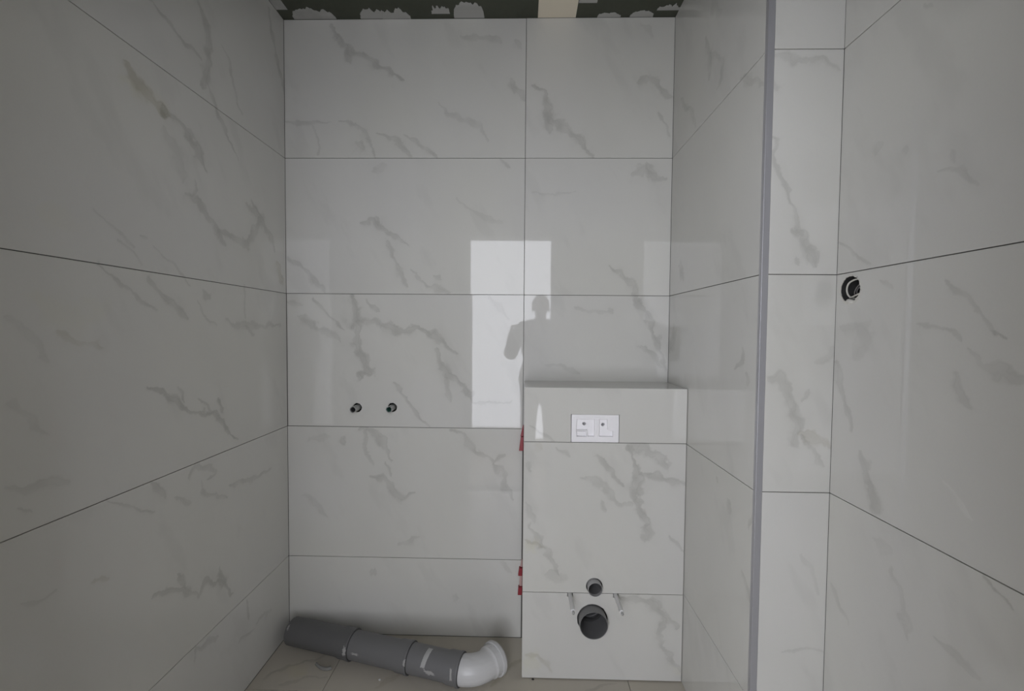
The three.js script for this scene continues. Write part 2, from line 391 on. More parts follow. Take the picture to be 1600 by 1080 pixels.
// right wall with the cable hole
const CABLE = [0.787, 1.517];
const wallRight = structure('wall_right', 'right wall of marble-look tiles with a round cable hole');
const right = new Surface(wallRight, V3(XR, 0, ZC), Z, Y, VEINS.right, MARBLE, 640);
right.grout(-0.06, ZD - ZC + 0.02, -0.06, H + 0.06, [circle(CABLE[0] - ZC, CABLE[1], 0.036)]);
for (let k = 0; k < 5; k++) right.tile(-0.0008, ZD - ZC, ROWS[k], ROWS[k + 1], { holes: k === 2 ? [circle(CABLE[0] - ZC, CABLE[1], 0.035, 0.12)] : [], tilt: [(rnd() - 0.5) * 0.06, (rnd() - 0.5) * 0.06] });

// floor
const floor = structure('floor', 'dusty beige stone-look floor tiles', 'floor');
const fl = new Surface(floor, V3(0, 0, 0), X, nZ, [], FLOOR_STONE, 520);
fl.grout(-0.06, XR + 0.06, -ZD2, 0.06, [], 0.1);
fl.veins = [[0.02, 0.7, 0, 0.03, -0.27, 0.1, -0.2, 0.2, -0.16, 0.27, -0.05], [0.012, 0.6, 0, 0.12, -0.3, 0.2, -0.26, 0.29, -0.25], [0.02, 0.5, 1, 0.5, -0.3, 0.6, -0.2, 0.7, -0.1], [0.02, 0.6, 1, 0.95, -0.28, 1.05, -0.15, 1.2, -0.05], [0.012, 0.6, 0, 1.3, -0.29, 1.4, -0.26, 1.45, -0.25], [0.05, 0.5, 3, 0.1, -0.2, 0.2, -0.24]];
for (const [z0, z1] of [[0, 0.32], [0.32, 0.92], [0.92, 1.52], [1.52, ZD2]]) for (const [x0, x1] of [[0, 0.3], [0.3, 1.4975], [1.4975, XR]]) {
  if (z0 > 0.3) fl.density = 150;
  fl.tile(x0, x1, -z1, -z0, { rough: 0.32 });
}

// ceiling of green moisture-resistant board with filler over the screws
const BOARD = new THREE.MeshPhysicalMaterial({ roughness: 0.85, map: textureOf(256, 256, (x, y) => { const k = 0.85 + 0.3 * fbm(x * 12, y * 12) + 0.1 * (noise(x * 200, y * 200) - 0.5); return [0.070 * k, 0.076 * k, 0.056 * k]; }) });
const ceiling = structure('ceiling', 'green plasterboard ceiling with dabs of white filler', 'ceiling');
const board = mesh('plasterboard', new THREE.BoxGeometry(XR + 0.2, 0.05, ZD2 + 0.1), BOARD, ceiling);
board.position.set(XR / 2, H + 0.0255, ZD2 / 2 - 0.02);
const FILLER = new THREE.MeshPhysicalMaterial({ roughness: 0.9, map: textureOf(128, 128, (x, y) => { const k = 0.75 + 0.5 * fbm(x * 5, y * 5); return [0.42 * k, 0.42 * k, 0.40 * k]; }) });
const CREAM = std(0.84, 0.77, 0.63, 0.85);
function dab(x0, x1, depth, z0, mat, name, ragged = 0.25, square = false) {
  const n = 60, pts = [];
  for (let i = 0; i <= n; i++) {
    const t = i / n, a = Math.PI * t, k = 1 + ragged * (noise(i * 0.22 + x0 * 90, depth * 40) - 0.5) + ragged * 0.35 * (noise(i * 0.7 + x0 * 50, 4) - 0.5);
    pts.push(square ? [x0 + (x1 - x0) * t + 0.004 * (rnd() - 0.5), z0 + depth] : [(x0 + x1) / 2 - (x1 - x0) / 2 * Math.cos(a) * (0.9 + 0.1 * k), z0 + depth * Math.pow(Math.sin(a), 0.7) * k]);
  }
  pts.push([x1, z0], [x0, z0]);
  const g = new THREE.ExtrudeGeometry(poly(pts), { depth: 0.0012, bevelEnabled: true, bevelThickness: 0.0008, bevelSize: 0.002, bevelOffset: -0.002, bevelSegments: 2 });
  g.rotateX(Math.PI / 2);                       // shape's y becomes z, extrusion hangs down
  const p = g.attributes.position, uv = g.attributes.uv; for (let i = 0; i < p.count; i++) uv.setXY(i, p.getX(i) * 3, p.getZ(i) * 3);
  const m = mesh(name, g, mat, ceiling); m.position.y = H + 0.001 - rnd() * 0.0008;
  return m;
}
dab(0.05, 0.235, 0.062, 0.002, FILLER, 'filler_dab', 0.5);
dab(0.0, 0.05, 0.13, 0.06, FILLER, 'filler_dab', 0.5);
dab(0.345, 0.47, 0.055, 0.002, FILLER, 'filler_dab', 0.6); dab(0.44, 0.565, 0.05, 0.002, FILLER, 'filler_dab', 0.6);
dab(0.66, 0.74, 0.04, 0.03, FILLER, 'filler_dab', 0.9);
dab(0.755, 0.885, 0.098, 0.002, FILLER, 'filler_dab', 0.35);
dab(1.118, 1.282, 0.9, 0.002, CREAM, 'joint_filler', 0, true);
dab(1.285, 1.36, 0.05, 0.085, FILLER, 'filler_dab', 0.5);
dab(1.375, 1.475, 0.026, 0.002, FILLER, 'filler_dab', 0.4); dab(1.515, 1.615, 0.036, 0.002, FILLER, 'filler_dab', 0.4);
dab(1.62, 1.72, 0.03, 0.04, FILLER, 'filler_dab', 0.8);

// doorway wall behind the camera and the hall with its window
const PLASTER = std(0.30, 0.295, 0.28, 0.9), HALL_WALL = std(0.76, 0.73, 0.67, 0.9), HALL_FLOOR = std(0.20, 0.15, 0.10, 0.5);
const DOOR = { x0: 0.605, x1: 1.322, y1: 2.2 };
const wallFront = structure('wall_front', 'plastered wall with the open doorway to the hall');
{
  const s = rect(HALL.x0 - 0.1, HALL.x1 + 0.1, -0.1, H + 0.06); 
  const m = mesh('plaster', slab(s, [rect(DOOR.x0, DOOR.x1, 0.0, DOOR.y1)], ZD2, ZD), PLASTER, wallFront); m.position.set(0, 0, 0);
}
const box = (w, h, d, x, y, z, mat, name, parent) => { const m = mesh(name, new THREE.BoxGeometry(w, h, d), mat, parent); m.position.set(x, y, z); return m; };
const hw = HALL.x1 - HALL.x0, hx = (HALL.x0 + HALL.x1) / 2, hd = HALL.z1 - ZD2, hz = (HALL.z1 + ZD2) / 2;
tag(box(hw + 0.2, 0.1, hd + 0.25, hx, -0.05, hz + 0.125, HALL_FLOOR, 'floor_hall'), 'brown floor of the hall beyond the doorway', 'floor', null, 'structure');
tag(box(hw + 0.2, 0.1, hd + 0.25, hx, H + 0.05, hz + 0.125, HALL_WALL, 'ceiling_hall'), 'white ceiling of the hall beyond the doorway', 'ceiling', null, 'structure');
tag(box(0.1, H, hd + 0.25, HALL.x0 - 0.05, H / 2, hz + 0.125, HALL_WALL, 'wall_hall_left'), 'white end wall of the hall', 'wall', null, 'structure');
tag(box(0.1, H, hd + 0.25, HALL.x1 + 0.05, H / 2, hz + 0.125, HALL_WALL, 'wall_hall_right'), 'white wall closing the far end of the hall', 'wall', null, 'structure');
const wallHall = structure('wall_hall', 'white hall wall around the wide window');
mesh('plaster', slab(rect(HALL.x0 - 0.1, HALL.x1 + 0.1, -0.1, H + 0.06), [rect(WIN.x0, WIN.x1, WIN.y0, WIN.y1)], HALL.z1 + 0.2, HALL.z1), HALL_WALL, wallHall);
const FRAME = std(0.8, 0.8, 0.8, 0.4), GLASS = new THREE.MeshPhysicalMaterial({ color: 0xffffff, transmission: 1, thickness: 0, roughness: 0, ior: 1.5 });
const win = structure('window_1', 'wide white framed hall window with a bright overcast sky', 'window');
{
  const w = WIN.x1 - WIN.x0, h = WIN.y1 - WIN.y0, cx = (WIN.x0 + WIN.x1) / 2, cy = (WIN.y0 + WIN.y1) / 2, z = HALL.z1 + 0.06;
  mesh('window_frame', slab(rect(WIN.x0, WIN.x1, WIN.y0, WIN.y1), [rect(WIN.x0 + 0.06, WIN.x1 - 0.06, WIN.y0 + 0.06, WIN.y1 - 0.06)], z + 0.03, z - 0.03), FRAME, win);
  box(w - 0.118, h - 0.118, 0.004, cx, cy, z, GLASS, 'pane', win);
}
// ---------------------------------------------------------------- boxing of the concealed cistern
const FIT = { plate: [1.257, 1.4475, 0.9631, 1.0745], small: [1.358, 0.386, 0.0325], big: [1.352, 0.251, 0.0605], bolts: [1.262, 1.444] };
{
  const g = thing('cistern_boxing', V3(0, 0, 0), 'low tiled boxing against the column hiding a toilet cistern', 'boxing');
  const S = new Surface(g, V3(XS, 0, ZB), X, Y, VEINS.box, MARBLE, 640), w = W - XS - 0.001, e = TILE_EDGE;
  const [px0, px1, py0, py1] = FIT.plate.map((a, i) => (i < 2 ? a - XS : a)), sx = FIT.small[0] - XS, sy = FIT.small[1], sr = FIT.small[2];
  const bolts = FIT.bolts.map((x) => x - XS);
  S.grout(0.003, w, 0.002, YB - 0.012, [rect(px0 - 0.003, px1 + 0.003, py0 - 0.004, py1 + 0.003), circle(sx, sy, sr + 0.002), circle(FIT.big[0] - XS, FIT.big[1], FIT.big[2] + 0.002), ...bolts.map((b) => rect(b - 0.012, b + 0.012, 0.337, 0.3605))], 0.024);
  // upper tile, cut out above its joint for the access opening
  const o1 = [[e, BJ1 + e], [px0, BJ1 + e], [px0, py1], [px1, py1], [px1, BJ1 + e], [w - e, BJ1 + e], [w - e, YB], [e, YB]];
  S.tile(0, w, BJ1, YB, { outline: o1, tilt: [0.04, 0] });
  // middle tile, bitten into by the flush pipe hole
  const arc = (from, to, r, n) => Array.from({ length: n + 1 }, (_, i) => { const a = from + (to - from) * i / n; return [sx + r * Math.cos(a), sy + r * Math.sin(a)]; });
  const a1 = Math.acos((sy - BJ2 - e) / sr);
  const o2 = [[e, BJ2 + e], ...arc(-Math.PI / 2 - a1, -Math.PI * 1.5 - (Math.PI - a1), sr, 36), [w - e, BJ2 + e], [w - e, BJ1 - e], [e, BJ1 - e]];
  S.tile(0, w, BJ2, BJ1, { outline: o2 });
  // lower tile: notches for the two rods, a shallow bite under the flush pipe, the round hole of the drain
  const a2 = Math.acos((sy - BJ2 + e) / sr), notch = (b) => [[b + 0.011, BJ2 - e], [b + 0.011, BJ2 - 0.016], [b - 0.011, BJ2 - 0.016], [b - 0.011, BJ2 - e]];
  const o3 = [[e, 0.004], [w - e, 0.004], [w - e, BJ2 - e], ...notch(bolts[1]), ...arc(-Math.PI / 2 + a2, -Math.PI / 2 - a2, sr, 8), ...notch(bolts[0]), [e, BJ2 - e]];
  S.tile(0, w, 0, BJ2, { outline: o3, holes: [circle(FIT.big[0] - XS, FIT.big[1], FIT.big[2], 0.05)] });
  // top and left side
  const T = new Surface(g, V3(XS, YB, 0), X, nZ, [], MARBLE, 500);
  T.grout(0.004, w, -ZB + 0.02, -0.001, [], 0.02); T.tile(0, w, -ZB + 0.0105, 0);
  const L = new Surface(g, V3(XS, 0, 0), Z, Y, [], MARBLE, 400);
  L.grout(0.001, ZB - 0.014, 0.002, YB - 0.02, [], 0.02);
  for (const [v0, v1] of [[0, BJ2], [BJ2, BJ1], [BJ1, YB - 0.011]]) L.tile(0.001, ZB - 0.011, v0, v1);
}
// white foam insert in the access opening
const FOAM = std(0.93, 0.92, 0.93, 0.6);
{
  const [x0, x1, y0, y1] = FIT.plate, w = x1 - x0 - 0.004, h = y1 - y0 - 0.002, k = w / 1000;
  const g = thing('access_cover', V3(x0 + 0.0025, y0 + 0.0006, ZB - 0.003), 'white moulded insert in the cutout of the tiled boxing', 'cover');
  const P = (x, y) => [(x - 170) * k, h - (y - 245) * (h / 605)];
  const pocket = (pts) => poly(pts.map(([x, y]) => P(x, y)), THREE.Path);
  const outer = poly([[0, 0], [w, 0], [w, h], [0, h]]);
  outer.holes = [pocket([[285, 345], [655, 345], [655, 725], [515, 725], [505, 585], [272, 585]]), pocket([[755, 345], [925, 345], [935, 565], [965, 590], [1050, 600], [1045, 725], [755, 725]]), pocket([[272, 602], [492, 602], [492, 732], [285, 732]])];
  const rim = new THREE.ExtrudeGeometry(outer, { depth: 0.014, bevelEnabled: true, bevelThickness: 0.001, bevelSize: 0.001, bevelOffset: -0.001, bevelSegments: 2 }); rim.translate(0, 0, -0.015);
  mesh('rim', rim, FOAM, g);
  const flat = poly([[0, 0], [w, 0], [w, h], [0, h]]);
  const bore = (x, y) => { const [a, b] = P(x, y); return circle(a, b, 0.0066, 0, 20); };
  flat.holes = [bore(447, 460), bore(845, 472)];
  const base = new THREE.ExtrudeGeometry(flat, { depth: 0.006, bevelEnabled: false }); base.translate(0, 0, -0.0195);
  mesh('back_plate', base, FOAM, g);
  const backing = mesh('plug', new THREE.BoxGeometry(w, h, 0.006), FOAM, g); backing.position.set(w / 2, h / 2, -0.045);
  const pad = (a, b, c, d, n) => { const [ax, ay] = P(a, d), [bx, by] = P(c, b), m = mesh(n, new RoundedBoxGeometry(bx - ax, by - ay, 0.004, 2, 0.001), FOAM, g); m.position.set((ax + bx) / 2, (ay + by) / 2, -0.0105); };
  pad(300, 625, 475, 720, 'raised_pad');
  const rib = (a, b, c, d) => { const [ax, ay] = P(a, d), [bx, by] = P(c, b), m = mesh('rib', new RoundedBoxGeometry(bx - ax, by - ay, 0.0024, 2, 0.0008), FOAM, g); m.position.set((ax + bx) / 2, (ay + by) / 2, -0.0002); };
  rib(690, 340, 720, 740); rib(280, 285, 870, 305); rib(985, 350, 1000, 590);
}
// grey drain and flush pipes of the toilet
const PVC = std(0.19, 0.19, 0.192, 0.42, { side: THREE.DoubleSide }), RUBBER = std(0.07, 0.07, 0.07, 0.6), PVC_LIGHT = std(0.42, 0.42, 0.425, 0.45);
function tubeWall(ro, ri, z0, z1, r = 0.001) {   // a pipe along z, its near end at z1
  const pts = [[ri, z0], [ri, z1 - r], [ri + r, z1], [ro - r, z1], [ro, z1 - r], [ro, z0], [ri, z0]].map(([a, b]) => new THREE.Vector2(a, b));
  const g = new THREE.LatheGeometry(pts, 56); g.rotateX(Math.PI / 2); return g;
}
function bend(r, z, way, R) {   // from along -z round to up or down, then on, out of sight
  const pts = [V3(0, 0, z + 0.02)]; for (let i = 0; i <= 8; i++) { const a = i / 8 * Math.PI / 2; pts.push(V3(0, way * R * (1 - Math.cos(a)), z - R * Math.sin(a))); }
  pts.push(V3(0, way * (R + 0.12), z - R));
  return new THREE.TubeGeometry(new THREE.CatmullRomCurve3(pts), 40, r, 40);
}
{
  const [x, y] = FIT.big, g = thing('drain_pipe_end', V3(x, y, ZB), 'large round grey waste pipe end in the boxing', 'pipe');
  mesh('pipe', tubeWall(0.0555, 0.0525, -0.15, 0.040), PVC, g);
  mesh('seal_ring', tubeWall(0.0525, 0.0475, -0.075, -0.06, 0.003), RUBBER, g);
  mesh('inner_socket', tubeWall(0.052, 0.047, -0.15, -0.09, 0.002), PVC, g);
  mesh('inner_bend', bend(0.0525, -0.13, -1, 0.055), PVC, g);
}
{
  const [x, y] = FIT.small, g = thing('flush_pipe_end', V3(x, y, ZB), 'smaller dark grey flush pipe end above the waste pipe', 'pipe');
  mesh('pipe', tubeWall(0.0285, 0.0262, -0.15, 0.026), PVC_LIGHT, g);
  mesh('inner_sleeve', tubeWall(0.0261, 0.0245, -0.15, 0.012), PVC, g);
  mesh('inner_bend', bend(0.0262, -0.135, 1, 0.04), PVC, g);
}
// two threaded rods in sleeves
const SLEEVE = std(0.72, 0.72, 0.71, 0.45), STEEL = std(0.5, 0.5, 0.5, 0.35, { metalness: 0.9 });
FIT.bolts.forEach((x, i) => {
  const g = thing('threaded_rod', V3(x, 0.3495, ZB), ['pale sleeved mounting rod on the boxing, nearer the red wedges', 'pale sleeved mounting rod on the boxing, nearer the column'][i], 'rod', 'toilet mounting rods');
  const pts = []; for (let k = 0; k <= 48; k++) pts.push(new THREE.Vector2(0.0078 + (k % 2 ? 0.0007 : 0), -0.06 + k * 0.165 / 48));
  const sl = new THREE.LatheGeometry([new THREE.Vector2(0.0001, -0.06), ...pts, new THREE.Vector2(0.0001, 0.105)], 20); sl.rotateX(Math.PI / 2);
  mesh('sleeve', sl, SLEEVE, g);
  const tip = new THREE.LatheGeometry([[0.0001, 0.10], [0.0048, 0.10], [0.0048, 0.117], [0.0038, 0.119], [0.0001, 0.119]].map(([a, b]) => new THREE.Vector2(a, b)), 16); tip.rotateX(Math.PI / 2);
  mesh('rod_tip', tip, STEEL, g);
  const washer = tubeWall(0.0108, 0.0086, -0.016, -0.011, 0.0006); mesh('collar', washer, SLEEVE, g);
});
// water outlets in the back wall
const FITTING = std(0.36, 0.37, 0.36, 0.35, { metalness: 0.3 }), HOLE_SHADE = std(0.028, 0.028, 0.027, 0.8), GREEN_PLUG = std(0.06, 0.17, 0.13, 0.5);  // near-black lining colour stands in for the shade inside wall holes
OUTLETS.forEach(([x, y], i) => {
  const g = thing('water_outlet', V3(x, y, 0), ['grey threaded water outlet in the back wall, nearer the left wall', 'grey threaded water outlet with green rim, nearer the boxing'][i], 'water outlet', 'water outlets');
  const t = tubeWall(0.0138, 0.0112, -0.045, 0.052, 0.0008);
  mesh('sleeve', t, FITTING, g);
  const t2 = tubeWall(0.0112, 0.0098, -0.04, 0.046, 0.0004);
  mesh('thread', t2, i ? GREEN_PLUG : RUBBER, g);  // first bore gets the dark colour as painted shade, not a rubber part
  const end = mesh('inner_wall', new THREE.CircleGeometry(0.0112, 24), FITTING, g); end.position.z = -0.04;
  const cup = mesh('wall_cup', tubeWall(0.0245, 0.0212, -0.058, -0.0055, 0.0004), HOLE_SHADE, g); void cup;  // cup coloured near black, shade of the hole put into its colour
  const b = mesh('cup_base', new THREE.CircleGeometry(0.024, 32), HOLE_SHADE, g); b.position.z = -0.056;
  if (i) { const chip = mesh('plaster_chip', new THREE.TetrahedronGeometry(0.005), std(0.8, 0.8, 0.8, 0.9), g); chip.position.set(-0.006, 0.0115, 0.05); }
});
// cable hole in the right wall: a cup coloured near black for the shade inside, loops of cable, a lump of plaster
{
  const g = thing('cable_box', V3(XR, CABLE[1], CABLE[0]), 'dark round cable outlet in the right wall beside the column', 'outlet');
  const cup = tubeWall(0.0352, 0.0335, -0.062, -0.0015, 0.0004); cup.rotateY(-Math.PI / 2); mesh('cup', cup, HOLE_SHADE, g);
  const b = mesh('cup_base', new THREE.CircleGeometry(0.036, 32), HOLE_SHADE, g); b.rotation.y = -Math.PI / 2; b.position.x = 0.06;
  const lump = new THREE.IcosahedronGeometry(0.011, 3); { const p = lump.attributes.position; for (let i = 0; i < p.count; i++) { const k = 0.75 + 0.6 * noise(p.getX(i) * 180 + 50, p.getY(i) * 180 + p.getZ(i) * 90 + 50); p.setXYZ(i, p.getX(i) * k * 0.7, p.getY(i) * k * 0.75, p.getZ(i) * k * 1.3); } }
  const lg = mergeVertices(lump.deleteAttribute('normal').deleteAttribute('uv')); lg.computeVertexNormals();
  const l = mesh('plaster_lump', lg, std(0.7, 0.69, 0.64, 0.95), g); l.position.set(0.003, -0.033, -0.001);
  // ragged plaster edge of the hole
  const rim = poly(Array.from({ length: 60 }, (_, i) => { const a = i / 60 * Math.PI * 2, low = 0.5 - 0.5 * Math.sin(a + 0.5), r = 0.0354 + (0.001 + 0.0045 * low * low) * noise(i * 0.7, 3); return [r * Math.cos(a), r * Math.sin(a)]; }));
  rim.holes = [circle(0, 0, 0.0338, 0.1, 60)];
  const rg = new THREE.ExtrudeGeometry(rim, { depth: 0.0012, bevelEnabled: false }); rg.rotateY(-Math.PI / 2);
  mesh('plaster_rim', rg, std(0.62, 0.61, 0.56, 0.95), g);
}
const CABLES = [
  ['pale flat cable curving up the left of the dark outlet', 0.0022, [0.60, 0.59, 0.53], [[0.045, 0.02, 0.012], [0.018, 0.027, 0.006], [0.006, 0.018, -0.012], [0.005, 0.0, -0.019], [0.012, -0.018, -0.018], [0.03, -0.024, -0.008], [0.05, -0.02, 0.004]]],
  ['grey cable crossing the middle of the dark outlet', 0.0014, [0.20, 0.19, 0.18], [[0.05, 0.028, 0.02], [0.025, 0.016, 0.004], [0.018, 0.0, -0.006], [0.022, -0.014, -0.013], [0.045, -0.022, -0.012]]],
  ['second grey cable crossing the middle of the dark outlet', 0.0014, [0.17, 0.165, 0.16], [[0.05, 0.024, 0.026], [0.028, 0.013, 0.009], [0.02, 0.002, 0.0], [0.024, -0.010, -0.008], [0.045, -0.018, -0.008]]],
  ['pale cable running low across the dark outlet', 0.0021, [0.55, 0.54, 0.49], [[0.03, -0.027, -0.02], [0.012, -0.0215, -0.016], [0.008, -0.019, 0.0], [0.01, -0.014, 0.014], [0.02, -0.008, 0.024], [0.045, -0.002, 0.024]]],
  ['thin dark cable lowest in the dark outlet', 0.0014, [0.22, 0.21, 0.19], [[0.03, -0.03, -0.008], [0.014, -0.027, 0.004], [0.014, -0.022, 0.018], [0.03, -0.014, 0.024], [0.05, -0.01, 0.02]]],
];
for (const [label, r, c, pts] of CABLES) {
  const m = mesh('cable', new THREE.TubeGeometry(new THREE.CatmullRomCurve3(pts.map((p) => V3(...p))), 60, r, 10), std(...c, 0.5));
  m.position.set(XR, CABLE[1], CABLE[0]);
  tag(m, label, 'cable', 'cables in the wall outlet');
}
// red plastic tile wedges in the gap beside the boxing
const RED = std(0.36, 0.035, 0.05, 0.4, { transmission: 0.15, thickness: 0 }), PINK = std(0.55, 0.36, 0.34, 0.5);
function wedge(x, y, h, wBottom, wTop, depth, lean, mat, label, teeth) {
  const pts = [[0, 0], [0, h]]; const n = 9;
  pts.push([-wTop, h]);
  for (let i = n - 1; i >= 0; i--) { const t = i / n, a = wTop + (wBottom - wTop) * (1 - t); if (teeth) pts.push([-a + 0.0012, h * t + h / n * 0.35]); pts.push([-a, h * t]); }
  const g = new THREE.ExtrudeGeometry(poly(pts), { depth, bevelEnabled: true, bevelThickness: 0.0005, bevelSize: 0.0005, bevelOffset: -0.0005, bevelSegments: 1 });
  const m = mesh('tile_wedge', g, mat); m.position.set(x, y, 0.002); m.rotation.z = lean;
  return tag(m, label, 'wedge', 'red tile wedges by the boxing');
}
wedge(1.0585, 0.8685, 0.062, 0.0185, 0.011, 0.024, 0, RED, 'red plastic wedge in the upper gap beside the boxing, wide end', true).position.x = XS - 0.0008;
wedge(XS - 0.0008, 0.932, 0.048, 0.0125, 0.002, 0.016, 0, RED, 'slim red wedge tip rising above the upper wedge', false);
wedge(XS - 0.0008, 0.213, 0.034, 0.0185, 0.016, 0.022, 0, RED, 'red plastic wedge stub, lowest in the gap beside the boxing', true);
wedge(XS - 0.0008, 0.249, 0.05, 0.012, 0.010, 0.012, 0, PINK, 'pale pinkish wedge piece between two red ones', true);
wedge(XS - 0.0008, 0.300, 0.034, 0.0175, 0.013, 0.020, 0, RED, 'red wedge stub above the pale pinkish piece', true);
wedge(XS - 0.0008, 0.336, 0.032, 0.008, 0.003, 0.010, 0, PINK, 'pale wedge tip above the lower red stub', false);

// ---------------------------------------------------------------- drain pipe lying on the floor
{
  const A = V3(0.055, 0.0, 0.074), B = V3(0.835, 0.0, 0.272), dir = B.clone().sub(A).normalize(), len = A.distanceTo(B);
  const g = thing('floor_drain_pipe', V3(A.x, 0.0625, A.z), 'grey sewer pipe of joined lengths with a white elbow lying on the floor', 'pipe');
  g.rotation.y = Math.atan2(-dir.z, dir.x);            // local x runs along the pipe
  const along = (pts) => { const q = new THREE.LatheGeometry(pts.map(([r, x]) => new THREE.Vector2(r, x)), 64); q.rotateZ(-Math.PI / 2); return q; };
  const length = (x0, x1, first) => {                   // plain pipe from x0, its socket over the next one ends at x1
    const so = 0.0615, r = 0.055;
    return along([[0.0515, x0], [0.0515, x1 - 0.065], [0.0555, x1 - 0.058], [0.0555, x1 - 0.002], [0.057, x1], [so - 0.001, x1], [so, x1 - 0.002], [so, x1 - 0.010], [so - 0.0022, x1 - 0.013], [so - 0.0022, x1 - 0.05], [r, x1 - 0.066], [r, x0 + 0.003], [r - 0.0018, x0], [0.0515, x0]]);
  };
  const j = [0.0, 0.315, 0.585, len];
  const PVC_B = std(0.155, 0.155, 0.157, 0.45), PVC_C = std(0.165, 0.165, 0.168, 0.45), PVC_A = std(0.115, 0.115, 0.116, 0.45);
  tag(mesh('pipe_length', length(j[0], j[1]), PVC_A, g), 'darker grey pipe length at the left wall end');
  mesh('pipe_length', length(j[1] - 0.055, j[2]), PVC_B, g);
  mesh('pipe_length', length(j[2] - 0.055, j[3]), PVC_C, g);
  for (const x of [j[1], j[2], j[3]]) mesh('seal', along([[0.0552, x - 0.006], [0.0588, x - 0.003], [0.0588, x + 0.0008], [0.0552, x + 0.0025], [0.0552, x - 0.006]]), RUBBER, g);
  // white elbow, turning away towards the back wall
  const WHITE = std(0.60, 0.60, 0.60, 0.35), turn = 1.05, R = 0.105, s0 = len - 0.05, s1 = len - 0.004;
  const path = []; for (let i = 0; i <= 4; i++) path.push([s0 + (s1 - s0) * i / 4, 0, 0]);
  for (let i = 1; i <= 14; i++) { const a = turn * i / 14; path.push([s1 + R * Math.sin(a), -R * (1 - Math.cos(a)), a]); }
  const ex = s1 + R * Math.sin(turn), ez = -R * (1 - Math.cos(turn));
  const sweep = (stations) => {                         // stations: [x, z, heading, radius]
    const n = 64, pos = [], idx = [];
    stations.forEach(([x, z, a, r]) => { for (let k = 0; k <= n; k++) { const t = k / n * Math.PI * 2; pos.push(x + r * Math.cos(t) * Math.sin(a), r * Math.sin(t), z + r * Math.cos(t) * Math.cos(a)); } });
    for (let i = 0; i + 1 < stations.length; i++) for (let k = 0; k < n; k++) { const a = i * (n + 1) + k, b = a + n + 1; idx.push(a, a + 1, b, b, a + 1, b + 1); }
    const q = new THREE.BufferGeometry(); q.setAttribute('position', new THREE.Float32BufferAttribute(pos, 3)); q.setIndex(idx);
    return toCreasedNormals(mergeVertices(q, 1e-6), 0.5);
  };
  const el = path.map(([x, z, a]) => [x, z, a, 0.0548]);
  const fwd = (d, r) => [ex + d * Math.cos(turn), ez - d * Math.sin(turn), turn, r];
  // outside, socket and lip, then back along the inside
  const outside = [...el, fwd(0.004, 0.0555), fwd(0.010, 0.0595), fwd(0.036, 0.0595), fwd(0.0362, 0.0658), fwd(0.049, 0.0658), fwd(0.0492, 0.0600), fwd(0.056, 0.0600), fwd(0.058, 0.059), fwd(0.058, 0.0565), fwd(0.05, 0.056), fwd(0.01, 0.056), fwd(0.0, 0.0515), ...path.slice().reverse().map(([x, z, a]) => [x, z, a, 0.0515])];
  tag(mesh('elbow', sweep(outside), WHITE, g), 'white plastic elbow on the end');
  // smears of pale mastic and a strip of tape round the third length
  const patch = (x0, x1, t0, t1, r, mat, name, slant = 0, jag = 0.25) => {
    const nx = 10, nt = 22, pos = [], idx = [];
    for (let i = 0; i <= nx; i++) for (let k = 0; k <= nt; k++) {
      const e0 = 1 - jag * noise(k * 0.8 + x0 * 80, 2), e1 = 1 - jag * noise(i * 0.8, x0 * 60), tt = t0 + (t1 - t0) * (0.5 + (k / nt - 0.5) * e1), xx = (x0 + x1) / 2 + (i / nx - 0.5) * (x1 - x0) * e0 + slant * (k / nt - 0.5);
      const rr = r + 0.0011 * Math.pow(Math.sin(Math.PI * i / nx) * Math.sin(Math.PI * k / nt), 0.4);
      pos.push(xx, rr * Math.cos(tt), rr * Math.sin(tt));
    }
    for (let i = 0; i < nx; i++) for (let k = 0; k < nt; k++) { const a = i * (nt + 1) + k, b = a + nt + 1; idx.push(a, a + 1, b, b, a + 1, b + 1); }
    const q = new THREE.BufferGeometry(); q.setAttribute('position', new THREE.Float32BufferAttribute(pos, 3)); q.setIndex(idx); q.computeVertexNormals();
    mesh(name, q, mat, g);
  };
  const TAPE = std(0.42, 0.42, 0.415, 0.6), MASTIC = std(0.36, 0.355, 0.345, 0.9);
  TAPE.side = MASTIC.side = THREE.DoubleSide;
  patch(0.655, 0.675, -0.1, 1.35, 0.0552, TAPE, 'tape_strip', -0.012, 0.12);
  patch(0.665, 0.715, 1.3, 1.75, 0.0551, MASTIC, 'mastic_smear', 0.02, 0.6);
  patch(0.575, 0.588, 0.95, 1.5, 0.0612, MASTIC, 'mastic_smear', 0, 0.6);
  patch(0.298, 0.318, 1.0, 1.75, 0.0615, MASTIC, 'mastic_smear', 0, 0.7);
  patch(0.335, 0.375, 1.35, 1.55, 0.0553, MASTIC, 'mastic_smear', 0, 0.7);
  patch(0.776, 0.786, 0.9, 1.7, 0.0597, MASTIC, 'mastic_smear', 0.004, 0.3);
  patch(0.004, 0.016, 0.5, 1.0, 0.0551, MASTIC, 'mastic_smear', 0, 0.8);
}
